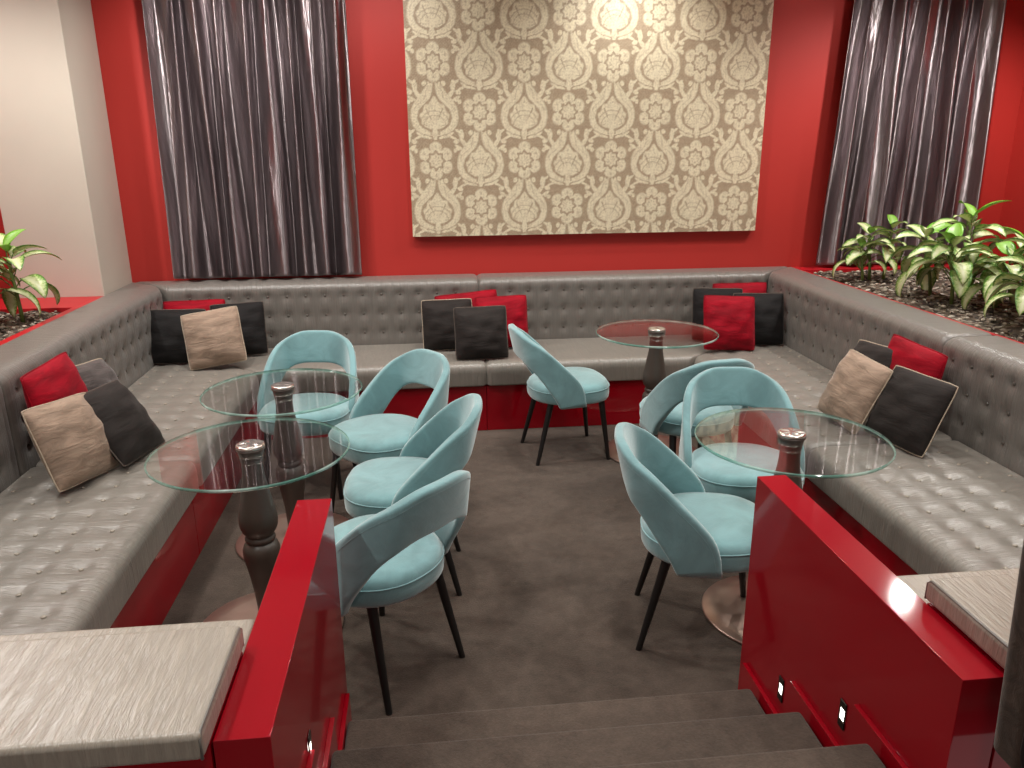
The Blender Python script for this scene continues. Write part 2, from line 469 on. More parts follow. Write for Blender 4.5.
# ------------------------------------------------------------------ partitions, stairs, step lights
def partition(label, x0, x1, xin, s):
    t = thing('low_partition', label, 'partition', ((x0 + x1) / 2, 1.6, 0))
    dx = -(x0 + x1) / 2
    boxobj('panel', (x0 + dx, x1 + dx, 1.137 - 1.6, 2.081 - 1.6, 0, .7925), M['lacquer'], t, .0025, 2)
    for k, (ya, yb, zt) in enumerate([(1.70, 2.035, .172), (1.40, 1.73, .338), (1.14, 1.435, .500)]):
        xa, xb = sorted((xin + dx, xin + dx + s * .013))
        boxobj('skirting', (xa, xb, ya - 1.6, yb - 1.6, 0 if k == 0 else zt - .17, zt), M['lacquer'], t, .0015, 2)
    return t
partition('low glossy red partition left of the stairs', -.3897, -.2935, -.2935, 1)
partition('low glossy red partition right of the stairs with two step lights', .959, 1.0486, .959, -1)

def stairs():
    t = thing('staircase', 'dark brown carpeted steps leading down between the two red partitions', 'stairs', (.32, 1.5, 0))
    for k in range(1, 4):
        z = .16 * k; y1 = 1.936 - .2965 * (k - 1)
        bm = bmesh.new(); box(bm, -.279 - .32, .934 - .32, 1.04 - 1.5, y1 - 1.5, z - .16 + (.0 if k == 1 else 0), z, .014, 4)
        o = bmobj('step', bm, M['carpet'], t, False); smooth_by_angle(o)
    return t
stairs()

def step_light(label, x, y, z, s):
    t = thing('step_light', label, 'light', (x, y, z), 0, 'recessed step lights')
    h, w = .037, .014
    a, b = sorted((s * .0005, s * .004))
    for (y0, y1, z0, z1) in ((-w, w, h - .021, h), (-w, w, -h, -h + .021), (-w, -w + .004, -h + .021, h - .021), (w - .004, w, -h + .021, h - .021)):
        boxobj('bezel', (a, b, y0, y1, z0, z1), M['steel'], t, .0008, 1)
    a, b = sorted((s * .0005, s * .0025))
    boxobj('lens', (a, b, -w + .005, w - .005, -h + .022, h - .022), M['lamp'], t, .0006, 1)
step_light('lit step light in the right partition beside the lowest step', .959, 1.797, .258, -1)
step_light('lit step light in the right partition beside the second step, nearer the camera', .959, 1.490, .425, -1)
step_light('lit step light in the left partition at the bottom edge of the photo', -.2935, 1.44, .50, 1)

# ------------------------------------------------------------------ chairs
def band_section(U, L, tang, th, n=6):
    pass

UK = [(0, (-.310, 0, .773)), (.2, (-.300, .092, .768)), (.4, (-.258, .172, .733)), (.55, (-.190, .212, .688)), (.7, (-.098, .232, .606)), (.85, (.008, .240, .496)), (.93, (.040, .240, .428)), (1, (.052, .240, .352))]
LK = [(0, (-.270, 0, .600)), (.2, (-.263, .088, .597)), (.4, (-.246, .156, .572)), (.55, (-.212, .192, .528)), (.7, (-.172, .218, .468)), (.85, (-.130, .233, .405)), (1, (-.100, .236, .348))]
def sym(keys, t):
    p = catmull([(-s, (x, -y, z)) for s, (x, y, z) in keys[:0:-1]] + keys, t)
    return p

def chair_parts(t):
    th = .019; nt = 72; vs, fs = [], []; sec = []
    nsec = 28
    for i in range(nt + 1):
        tt = -1 + 2 * i / nt
        u, l = sym(UK, tt), sym(LK, tt)
        d = 1e-3; tg = (sym(UK, min(1, tt + d)) + sym(LK, min(1, tt + d)) - sym(UK, max(-1, tt - d)) - sym(LK, max(-1, tt - d))).normalized()
        c = (u + l) / 2; w = (u - l) / 2; nr = tg.cross(w).normalized()
        W = w.length
        for k in range(nsec):
            a = 2 * PI * k / nsec; ca, sa = math.cos(a), math.sin(a)
            # rounded rectangle section (long along w, thin along nr)
            e = .16
            px = math.copysign(abs(ca) ** .18, ca) * W; py = math.copysign(abs(sa) ** .6, sa) * th
            bow = -.010 * (1 - (px / W) ** 2)
            vs.append(c + w.normalized() * px + nr * (py + 0 * bow))
    for i in range(nt):
        for k in range(nsec):
            a, b = i * nsec + k, i * nsec + (k + 1) % nsec
            fs.append((a, b, b + nsec, a + nsec))
    fs.append(tuple(range(nsec))[::-1]); fs.append(tuple(range(nt * nsec, (nt + 1) * nsec)))
    o = mesh('backrest', vs, fs, M['teal'], t)
    bm = bmesh.new(); bm.from_mesh(o.data); bmesh.ops.recalc_face_normals(bm, faces=bm.faces[:]); bm.to_mesh(o.data); bm.free()
    # seam on the outer face, a little under the upper edge, and its end seams
    pts = []
    for i in range(57):
        tt = -1 + 2 * i / 56
        u, l = sym(UK, tt), sym(LK, tt); d = 1e-3
        tg = (sym(UK, min(1, tt + d)) + sym(LK, min(1, tt + d)) - sym(UK, max(-1, tt - d)) - sym(LK, max(-1, tt - d))).normalized()
        w = (u - l) / 2; nr = tg.cross(w).normalized()
        if nr.dot(Vector((-1, 0, 0)) if abs(tt) < .5 else Vector((0, tt, 0))) < 0: nr = -nr
        pts.append(u - w.normalized() * .022 + nr * (th - .0012))
    v, f = tube(pts, .0016, 6); mesh('back_piping', v, f, M['teal_seam'], t)
    # seat: rounded plan, domed top
    def plan(a, k=1.0):
        ca, sa = math.cos(a), math.sin(a)
        n = 2.9 if ca > 0 else 2.35
        x = math.copysign(abs(ca) ** (2 / n), ca) * .238; y = math.copysign(abs(sa) ** (2 / n), sa) * .232
        if ca < 0: y *= 1 - .10 * abs(ca); x *= .925
        return x * k + .003, y * k
    prof = [(.90, .352), (.965, .355), (.992, .366), (1, .385), (1, .408), (.995, .420), (.985, .430), (.95, .444), (.88, .4545), (.75, .460), (.55, .463), (.3, .465), (.05, .4655)]
    n = 64; vs, fs = [], []
    for k, z in prof:
        for i in range(n):
            x, y = plan(2 * PI * i / n, k); vs.append((x, y, z + .006 * (x / .24) * (1 if z > .41 else 0)))
    for j in range(len(prof) - 1):
        for i in range(n):
            a, b = j * n + i, j * n + (i + 1) % n; fs.append((a, b, b + n, a + n))
    fs.append(tuple(range(n))[::-1]); fs.append(tuple(range((len(prof) - 1) * n, len(prof) * n)))
    s = mesh('seat', vs, fs, M['teal'], t)
    pp = []
    for i in range(n):
        x, y = plan(2 * PI * i / n, .998); pp.append((x, y, .4215 + .006 * (x / .24)))
    v, f = tube(pp, .0026, 8, True); mesh('seat_piping', v, f, M['teal_seam'], s)
    for sx, sy in ((1, 1), (1, -1), (-1, 1), (-1, -1)):
        top = Vector((.165, .165 * sy, .36)) if sx > 0 else Vector((-.125, .15 * sy, .36))
        ft = Vector((.208, .196 * sy, 0)) if sx > 0 else Vector((-.212, .182 * sy, 0))
        vs, fs = [], []
        n2 = 16
        for j in range(5):
            tt = j / 4; c = top + (ft - top) * tt; r = .0185 - .0075 * tt
            for i in range(n2):
                a = 2 * PI * i / n2; vs.append((c.x + r * math.cos(a), c.y + r * math.sin(a), c.z))
        for j in range(4):
            for i in range(n2):
                a, b = j * n2 + i, j * n2 + (i + 1) % n2; fs.append((a, a + n2, b + n2, b))
        fs.append(tuple(range(n2))); fs.append(tuple(range(4 * n2, 5 * n2))[::-1])
        o = mesh('leg', vs, fs, M['leg'], t); o.data.set_sharp_from_angle(angle=R(50))

CG = 'aqua velvet dining chairs around the glass tables'
chairs = [
    ((.770, 4.310), 7, 'aqua velvet chair alone in the middle of the floor, seen in profile facing right'),
    ((.957, 2.500), -14, 'aqua velvet chair beside the far end of the right red partition, back towards the aisle'),
    ((1.318, 3.010), -97, 'aqua velvet chair facing the camera behind the right glass table'),
    ((1.322, 3.735), 99, 'aqua velvet chair seen from behind, facing the far glass table by the back bench'),
    ((-.655, 4.02), -97, 'aqua velvet chair facing the camera behind the rearmost left glass table'),
    ((-.235, 3.60), -142, 'aqua velvet chair right of the two left tables, second from the back bench'),
    ((-.125, 3.000), 178, 'aqua velvet chair between two others on the left of the aisle, facing the left bench'),
    ((-.207, 2.418), 137, 'aqua velvet chair nearest the steps, beside the left red partition'),
]
c0 = thing('dining_chair', chairs[0][2], 'chair', (0, 0, 0), 0, CG); chair_parts(c0)
for i, ((x, y), a, lab) in enumerate(chairs):
    if i == 0: c0.location = (x, y, 0); c0.rotation_euler = (0, 0, R(a))
    else: dup(c0, (x, y, 0), R(a), lab)

# ------------------------------------------------------------------ glass tables
def table_parts(t):
    r, z0, z1 = .342, .717, .729
    prof = [(.05, z0), (r - .0035, z0), (r, z0 + .0035), (r, z1 - .0035), (r - .0035, z1), (.05, z1)]
    n = 96; vs, fs, mi = [], [], []
    for rr, z in prof:
        for k in range(n):
            a = 2 * PI * k / n; vs.append((rr * math.cos(a), rr * math.sin(a), z))
    for j in range(5):
        for k in range(n):
            a, b = j * n + k, j * n + (k + 1) % n; fs.append((a, b, b + n, a + n)); mi.append(1 if 0 < j < 4 else 0)
    o = mesh('glass_top', vs, fs, [M['glass'], M['glass_edge']], t)
    for p, m in zip(o.data.polygons, mi): p.material_index = m
    o.data.set_sharp_from_angle(angle=R(30))
    col = [(.034, .018), (.036, .05), (.037, .10), (.042, .17), (.052, .24), (.061, .29), (.066, .325), (.0655, .345), (.060, .362), (.050, .371),
           (.046, .374), (.050, .378), (.054, .383), (.054, .390), (.050, .396), (.047, .400), (.051, .406), (.060, .418), (.066, .435), (.0685, .455), (.067, .475), (.062, .505),
           (.054, .545), (.046, .585), (.040, .62), (.037, .65), (.037, .675), (.040, .70), (.044, .722), (.046, .731)]
    prof = profile([(a, b) for a, b in col], .02)
    v, f = lathe([(p.x, p.y) for p in prof]); mesh('column', v, f, M['wenge'], t)
    v, f = lathe([(.044, .7295), (.050, .731), (.050, .735), (.047, .737), (.044, .738)]); mesh('collar', v, f, M['wenge'], t)
    v, f = lathe([(.040, .737), (.048, .738), (.0495, .743), (.0485, .748), (.044, .751), (.036, .7522), (.028, .7528), (.018, .753), (.008, .7525)])
    v = [(x, y, z - (.0045 * (.5 + .5 * math.cos(6 * math.atan2(y, x))) * math.hypot(x, y) / .044 if z > .7515 else 0)) for x, y, z in v]
    mesh('cap', v, f, M['chrome'], t)
    v, f = lathe([(.262, 0), (.270, .002), (.272, .008), (.268, .013), (.20, .0155), (.08, .018), (.045, .022), (.037, .030)], 72); b = mesh('base_plate', v, f, M['copper'], t)
tabs = [((1.275, 4.220), 'round glass table at the back, right of the middle chair'),
        ((1.285, 2.535), 'round glass table on the right, behind the right red partition'),
        ((-.648, 3.375), 'round glass table on the left, the rear one of the pair'),
        ((-.641, 2.660), 'round glass table on the left, the front one of the pair')]
t0 = thing('pedestal_table', tabs[0][1], 'table', (0, 0, 0), 0, 'round glass pedestal tables'); table_parts(t0)
for i, ((x, y), lab) in enumerate(tabs):
    if i == 0: t0.location = (x, y, 0)
    else: dup(t0, (x, y, 0), R([0, 30, 200, 75][i]), lab)

# ------------------------------------------------------------------ cushions
def cushion_mesh(size, T, seed, wr=1.0, hs=1.0):
    rnd = random.Random(seed); n = 26; h = size / 2
    ph = [rnd.uniform(0, 6.28) for _ in range(8)]
    def pt(u, v, s):
        x = u * h * (1 - .04 * (1 - v * v) * abs(u) ** 2) * (1 - .05 * (u * v) ** 4); z = v * h * (1 - .04 * (1 - u * u) * abs(v) ** 2) * (1 - .05 * (u * v) ** 4)
        e = max(0, (1 - abs(u) ** 2.3)) ** .60 * max(0, (1 - abs(v) ** 2.3)) ** .60
        y = T / 2 * e
        w = (math.sin(5 * u + 3 * v + ph[0]) * .5 + math.sin(11 * v + 2.5 * u + ph[1]) * .35 + math.sin(9 * u - 7 * v + ph[2]) * .3 + math.sin(17 * v - 3 * u + ph[3]) * .18)
        y += .0068 * wr * w * min(1, e * 1.6) * (1 if s < 0 else .5)
        # corner pull creases
        y *= 1 - .10 * math.cos(6 * math.atan2(v, u) + ph[4]) * (u * u * v * v)
        return (x, s * y, z * hs)
    vs, fs, idx = [], [], {}
    for s in (-1, 1):
        for i in range(n + 1):
            for j in range(n + 1):
                edge = i in (0, n) or j in (0, n)
                if edge and s == 1: idx[(s, i, j)] = idx[(-1, i, j)]; continue
                u, v = -math.cos(PI * i / n) , -math.cos(PI * j / n)
                u = .5 * u + .5 * (-1 + 2 * i / n); v = .5 * v + .5 * (-1 + 2 * j / n)
                idx[(s, i, j)] = len(vs); vs.append(pt(u, v, s))
        for i in range(n):
            for j in range(n):
                q = (idx[(s, i, j)], idx[(s, i + 1, j)], idx[(s, i + 1, j + 1)], idx[(s, i, j + 1)])
                fs.append(q if s < 0 else q[::-1])
    ring = [vs[idx[(-1, i, 0)]] for i in range(n)] + [vs[idx[(-1, n, j)]] for j in range(n)] + [vs[idx[(-1, n - i, n)]] for i in range(n)] + [vs[idx[(-1, 0, n - j)]] for j in range(n)]
    return vs, fs, ring

def cushion(label, pos, yaw, lean, roll, size, mat, trim, seed, hs=1.0, T=.145):
    vs, fs, ring = cushion_mesh(size, T, seed, 1.0, hs)
    rot = Matrix.Rotation(R(yaw), 4, 'Z') @ Matrix.Rotation(-R(lean), 4, 'X') @ Matrix.Rotation(-R(roll), 4, 'Y')
    zmin = min((rot @ Vector(v)).z for v in vs)
    c = rot @ Vector((0, 0, 0))
    # pos is where the lower edge touches the seat
    up = Matrix.Rotation(R(yaw), 4, 'Z') @ Matrix.Rotation(-R(lean), 4, 'X') @ Vector((0, 0, size * hs / 2))
    t = bpy.data.objects.new('throw_cushion', None); C.objects.link(t)
    t.location = (pos[0] + up.x, pos[1] + up.y, SZ + .004 - zmin)
    t.rotation_euler = rot.to_euler()
    tag(t, label, 'cushion', 'velvet throw cushions on the bench')
    mesh('cushion_cover', vs, fs, M[mat], t)
    v, f = tube(ring, .0032, 6, True); mesh('piping', v, f, M[trim], t)
    return t
RV, BV, DV, TV, GV = 'red_velvet', 'black_velvet', 'dark_velvet', 'taupe_velvet', 'grey_velvet'
cush = [
 # back left corner
 ('red velvet cushion at the back of the pile in the far left corner', (-1.505, 5.165), 0, 8, 1, .40, RV, RV, 1, .88),
 ('black velvet cushion at the left of the pile in the far left corner', (-1.555, 4.92), 2, 17, -1, .345, BV, 'trim_dark', 2),
 ('black velvet cushion at the right of the pile in the far left corner', (-1.215, 5.05), 0, 14, 3, .345, BV, 'trim_dark', 3),
 ('taupe velvet cushion tilted in front of the pile in the far left corner', (-1.305, 4.76), 0, 20, 9, .35, TV, 'trim_pale', 4),
 # left bench
 ('red velvet cushion on the left bench, behind the taupe one', (-1.54, 3.41), 90, 12, 0, .44, RV, RV, 5),
 ('taupe velvet cushion on the left bench, leaning between red and charcoal ones', (-1.38, 3.115), 74, 22, -5, .35, TV, 'trim_pale', 6),
 ('grey velvet cushion mostly hidden behind the charcoal one on the left bench', (-1.49, 3.73), 84, 25, -6, .35, GV, 'trim_pale', 7),
 ('charcoal velvet cushion leaning far back at the front of the left bench pile', (-1.25, 3.37), 82, 34, -4, .36, DV, 'trim_dark', 8),
 # centre of the back bench
 ('charcoal velvet cushion at the left of the pile in the middle of the back bench', (.12, 5.03), 0, 14, 1, .34, DV, 'trim_pale', 9),
 ('charcoal velvet cushion at the front of the pile in the middle of the back bench', (.322, 4.77), 0, 18, 1, .34, DV, 'trim_dark', 10),
 ('red velvet cushion tilted at the back of the middle pile on the back bench', (.262, 5.165), 0, 9, 5, .43, RV, RV, 11, .80),
 ('red velvet cushion at the right of the pile in the middle of the back bench', (.475, 5.03), -3, 14, 2, .35, RV, RV, 12),
 # back right corner
 ('red velvet cushion at the back of the pile in the far right corner', (2.15, 5.17), 0, 7, 0, .40, RV, RV, 13, .94),
 ('black velvet cushion at the left of the pile in the far right corner', (1.955, 5.05), 0, 12, -2, .36, BV, 'trim_dark', 14),
 ('red velvet cushion at the front of the pile in the far right corner', (1.94, 4.76), 4, 18, -4, .36, RV, RV, 15),
 ('black velvet cushion at the right of the pile in the far right corner', (2.18, 4.88), -2, 16, -1, .355, BV, 'trim_dark', 16),
 # right bench
 ('taupe velvet cushion on the right bench, leftmost of its pile', (1.925, 3.37), -84, 24, -4, .345, TV, 'trim_pale', 17),
 ('dark velvet cushion on the right bench, mostly hidden behind the taupe one', (2.11, 3.57), -86, 22, 4, .35, DV, 'trim_pale', 18),
 ('red velvet cushion on the right bench, leaning behind the charcoal one', (2.225, 3.37), -84, 10, -3, .39, RV, RV, 19),
 ('charcoal velvet cushion on the right bench, nearest the camera in its pile', (2.03, 3.07), -74, 24, -2, .345, DV, 'trim_pale', 20),
]
for c in cush: cushion(*c)

# ------------------------------------------------------------------ curtains
def curtain(label, xt0, xt1, xb0, xb1, zb, seed, N):
    rnd = random.Random(seed); nu, nv = 420, 90; vs, fs = [], []
    ph = [rnd.uniform(0, 6.28) for _ in range(14)]; zt = 2.90
    for j in range(nv + 1):
        v = j / nv; z = zb + (zt - zb) * v
        for i in range(nu + 1):
            u = i / nu
            w = u + .010 * math.sin(2 * PI * 2.3 * u + ph[0] + 1.5 * v) + .006 * math.sin(2 * PI * 5.1 * u + ph[1] - 2.2 * v) + .010 * (1 - v) * math.sin(2 * PI * 1.3 * u + ph[2])
            p1 = 2 * PI * N * w
            am = .55 + .45 * math.sin(2 * PI * 2.7 * u + ph[3] + 1.7 * v)
            c1 = math.cos(p1)
            f = .70 * c1 + .16 * am * math.cos(2 * p1 + ph[4] + 1.2 * math.sin(2.4 * v + ph[5])) * (.3 + 1.3 * v * v)
            f += .24 * math.sin(p1 * .5 + ph[6] + 1.6 * v) + .12 * math.sin(p1 * 1.62 + ph[7] - 3 * v)
            f += .035 * math.sin(11 * v + 2 * p1 + ph[8])
            A = .060 * (1 - .2 * v)
            x = (xb0 + (xb1 - xb0) * u) * (1 - v) + (xt0 + (xt1 - xt0) * u) * v
            x += .010 * math.sin(p1 * 1.0 + ph[9]) * .8
            zz = z + (.012 * (f) * (1 - v) ** 8)
            vs.append((x, 5.418 - A * f, zz))
    for j in range(nv):
        for i in range(nu):
            a = j * (nu + 1) + i; fs.append((a, a + 1, a + nu + 2, a + nu + 1))
    o = mesh('curtain', vs, fs, M['curtain'])
    m = o.modifiers.new('thickness', 'SOLIDIFY'); m.thickness = .003
    tag(o, label, 'curtain', 'grey satin curtains')
    return o
curtain('grey purple satin curtain hanging in folds left of the patterned panel', -1.64, -.435, -1.672, -.437, .905, 3, 8.6)
curtain('grey purple satin curtain hanging in folds right of the patterned panel, behind the plants', 2.85, 3.91, 2.785, 3.975, .895, 8, 8.2)

# ------------------------------------------------------------------ damask panel
def damask():
    x0, x1, z0, z1 = -.088, 2.33, 1.148, 2.90; st = .0052
    nx, nz = int((x1 - x0) / st), int((z1 - z0) / st)
    X = np.linspace(x0, x1, nx + 1); Z = np.linspace(z0, z1, nz + 1)
    gx, gz = np.meshgrid(X, Z)
    CW, CH = .2955, .3055                       # cell pitch
    ax, az = 1.268, 1.950                       # centre of one heart motif
    I = np.round((gx - ax) / CW); J = np.round((gz - az) / CH)
    def cell(di, dj):
        i = I + di; j = J + dj
        a = (gx - ax - i * CW) / (CW / 2); b = (gz - az - j * CH) / (CH / 2)
        return a, b, ((i + j) % 2 == 0)
    out = np.zeros_like(gx)
    sm = lambda e0, e1, v: np.clip((v - e0) / (e1 - e0), 0, 1)
    def band(v, lo, hi, s=.05): return sm(lo - s, lo + s, v) * (1 - sm(hi - s, hi + s, v))
    # ground leaves: small scrolls and sprigs between the motifs
    for di in (-1, 0, 1):
        for dj in (-1, 0, 1):
            a, b, heart = cell(di, dj)
            r = np.hypot(a, b); th = np.arctan2(b, a)
            aa = np.abs(a)
            # heart (lyre) cell
            ao = np.interp(b, [-1.0, -.95, -.88, -.75, -.55, -.23, .1, .3, .5, .7, .9, 1.1, 1.18], [0, .28, .56, .80, .97, 1.06, 1.02, .94, .80, .62, .46, .30, .10])
            ai = np.interp(b, [-.84, -.76, -.66, -.5, -.23, .1, .35, .55, .8, 1.18], [0, .30, .50, .68, .78, .68, .42, .20, .09, .045])
            h = sm(ai - .035, ai + .035, aa) * (1 - sm(ao - .04, ao + .04, aa)) * (b < 1.2) * (b > -1.0)
            h = np.where((np.abs(aa - (ai + ao) / 2 - .06 * np.sin(9 * b)) < .022) & (b > .05), h * .55, h)
            # palmette inside
            fi = np.arctan2(a, b + .62); ro = np.hypot(a, b + .62)
            rm = np.interp(np.abs(fi), [0, .25, .5, .8, 1.1, 1.4, 1.7, 2.2], [1.22, 1.06, .94, .84, .72, .52, .30, .10]) * (1 + .05 * np.cos(14 * fi))
            q = 1 - sm(rm - .05, rm + .03, ro)
            q = np.where((np.abs(np.sin(3.5 * fi + PI / 2)) < .13) & (ro > .34) & (ro < rm * .86), q * .25, q)
            q = np.where((np.abs(ro - .50) < .022) | (np.abs(ro - .68) < .02), q * .45, q)
            q = np.where(np.hypot(ro - rm * .80, .5 * np.sin(7 * fi)) < .05, q * .3, q)
            h = np.maximum(h, q)
            fl = (1 - sm(.05, .09, aa - .07 * (1 - np.abs((b + .86) / .26)))) * (np.abs(b + .86) < .26)
            h = np.where((aa < .20) & (b < -.58) & (b > -.95) & (h > .3) & (aa > .10 + .0 * b) & (np.abs(b + .80) < .12), h * .3, h)
            h = np.maximum(h, fl)
            def petal(cx, cy_, rx, ry, an):
                p_, q_ = aa - cx, b - cy_
                u_ = p_ * math.cos(an) + q_ * math.sin(an); v_ = -p_ * math.sin(an) + q_ * math.cos(an)
                return (1 - sm(.72, 1.12, (u_ / rx) ** 2 + (v_ / ry) ** 2))
            for e in ((.82, .98, .10, .20, .25), (.98, .56, .20, .07, .5), (1.12, .42, .09, .10, 0), (.72, .72, .22, .10, .9), (.78, 1.12, .05, .08, 0), (.34, -1.02, .20, .06, .25), (.64, -.93, .24, .06, .55), (1.02, -.78, .16, .06, -.6)):
                h = np.maximum(h, petal(*e))
            # flower cell
            ph = 6 * (th - PI / 2)
            R6 = .745 + .055 * np.cos(ph) - .10 * np.exp(-((1 + np.cos(ph)) / .16))
            g = 1 - sm(R6 - .05, R6 + .04, r)
            g = np.where((np.cos(ph) < -.955) & (r > .50), g * .25, g)
            ring = .37 + .055 * np.cos(8 * th)
            g = np.where(r < ring + .02, .05, g)
            core = .285 + .03 * np.cos(8 * th)
            g = np.maximum(g, (1 - sm(core - .03, core + .03, r)))
            g = np.where((r < .20) & (r > .12) & (np.cos(8 * th) > .6), .45, g)
            g = np.where((r > .55) & (r < .66) & (np.cos(ph) > .90), g * .55, g)
            for e in ((.74, .98, .26, .055, -.42), (.94, .80, .14, .10, .3), (1.0, .52, .08, .12, .4), (.22, -.96, .07, .20, -.15), (.42, -.84, .10, .12, .5), (.86, -.86, .10, .18, .2)):
                g = np.maximum(g, petal(*e))
            out = np.maximum(out, np.where(heart, h, g))
    # fine lace figuring inside the light areas
    lace = np.sin(gx * 190 + 2.2 * np.sin(gz * 120)) * np.sin(gz * 170 + 2.0 * np.sin(gx * 105))
    out = out * (1 - .34 * (lace > .28))
    out = np.maximum(out, .16 * (np.sin(gx * 330) * np.sin(gz * 330) > .3))
    # weave grain
    rs = np.random.RandomState(4)
    out = np.clip(out * (1 - .10 * rs.rand(*out.shape)) + .10 * (rs.rand(*out.shape) > .7), 0, 1)
    yf = 5.452
    n = (nx + 1) * (nz + 1)
    vs = np.stack([gx.ravel(), np.full(n, yf), gz.ravel()], 1)
    ii = np.arange(nz * (nx + 1)).reshape(nz, nx + 1)[:, :nx].ravel()
    fs = np.stack([ii, ii + 1, ii + nx + 2, ii + nx + 1], 1)
    t = thing('wall_panel', 'large gold damask fabric panel on the red back wall between the curtains', 'wall panel', (0, 0, 0))
    me = bpy.data.meshes.new('fabric_face'); me.from_pydata(vs.tolist(), [], fs.tolist()); me.update()
    at = me.attributes.new('motif', 'FLOAT', 'POINT'); at.data.foreach_set('value', out.ravel().astype(np.float32))
    link('fabric_face', me, M['damask'], t, False)
    boxobj('stretcher_frame', (x0, x1, yf + .0005, YB - .001, z0, z1), M['frame'], t, .002, 2)
M['frame'] = plain('panel side fabric', srgb(196, 182, 150), .6, var=.1, vscale=20)
damask()

# ------------------------------------------------------------------ planters and plants
def planter(label, x0, x1, y0, y1, soil, walls):
    t = thing('planter_box', label, 'planter', (0, 0, 0), 0, 'red planter boxes behind the benches')
    sx0, sx1, sy0, sy1 = soil
    boxobj('planter_base', (x0, x1, y0, y1, 0, .80), M['planter_red'], t)
    for b in ((x0, sx0, y0, y1), (sx1, x1, y0, y1), (sx0, sx1, y0, sy0), (sx0, sx1, sy1, y1)):
        if b[1] - b[0] > .003 and b[3] - b[2] > .003:
            boxobj('rim', (*b, .80, .874), M['planter_red'], t, .002, 2)
    bm = bmesh.new(); nx, ny = 40, 80
    rnd = random.Random(int(x0 * 100))
    g = [[bm.verts.new((sx0 + (sx1 - sx0) * i / nx, sy0 + (sy1 - sy0) * j / ny, .855 + .012 * math.sin(i * .9 + j * .35) * math.sin(j * .5) + rnd.uniform(-.004, .004))) for j in range(ny + 1)] for i in range(nx + 1)]
    for i in range(nx):
        for j in range(ny): bm.faces.new((g[i][j], g[i + 1][j], g[i + 1][j + 1], g[i][j + 1]))
    # pebbles and bark chips lying on the soil
    for k in range(900):
        px, py = rnd.uniform(sx0 + .015, sx1 - .015), rnd.uniform(max(sy0, 2.6), sy1 - .015)
        r = rnd.uniform(.006, .016)
        q = bmesh.ops.create_icosphere(bm, subdivisions=1, radius=r, matrix=Matrix.Translation((px, py, .862)) @ Matrix.Rotation(rnd.uniform(0, 3), 4, 'Z') @ Matrix.Diagonal((1.3, .9, .6, 1)))
        for v in q['verts']:
            for f in v.link_faces: f.material_index = 1 if k % 2 else 0
    o = bmobj('soil_bed', bm, [M['soil'], M['pebble']], None)
    tag(o, label.replace('red planter box', 'dark soil with pebbles in the planter'), 'soil', kind='stuff')
planter('red planter box along the right wall beside the right bench', 2.643, 4.228, 1.40, 5.498, (2.665, 4.215, 1.42, 5.35), None)
planter('red planter box at the far left in front of the cream column', -3.278, -1.973, 1.40, 5.008, (-3.26, -2.02, 1.42, 4.66), None)

def leaf(vs, fs, ac, tn, base, az, pitch, length, width, droop, tone, rnd):
    nl, nw = 9, 6; o = len(vs)
    d = Vector((math.cos(az), math.sin(az), 0)); side = Vector((-math.sin(az), math.cos(az), 0))
    p = Vector(base); a = pitch; pts = []
    petiole = length * .28
    p0 = Vector(p)
    for i in range(nl + 1):
        t = i / nl
        pts.append((Vector(p), a)); p = p + (d * math.cos(a) + Vector((0, 0, math.sin(a)))) * length / nl; a -= droop / nl
    tw = rnd.uniform(-.35, .35)
    for i, (q, an) in enumerate(pts):
        t = i / nl
        w = width * (math.sin(PI * min(1, t ** .80)) ** .75 if 0 < t < 1 else 0) * (1 - .25 * t) + .0012
        nrm = d * (-math.sin(an)) + Vector((0, 0, math.cos(an)))
        for j in range(nw + 1):
            s = -1 + 2 * j / nw
            sd = side * math.cos(tw) + nrm * math.sin(tw)
            up_ = nrm * math.cos(tw) - side * math.sin(tw)
            vs.append(q + sd * s * w + up_ * (.34 * w * abs(s) - .05 * w * math.sin(6 * t + s)))
            ac.append(abs(s)); tn.append(tone)
    for i in range(nl):
        for j in range(nw):
            b = o + i * (nw + 1) + j; fs.append((b, b + 1, b + nw + 2, b + nw + 1))

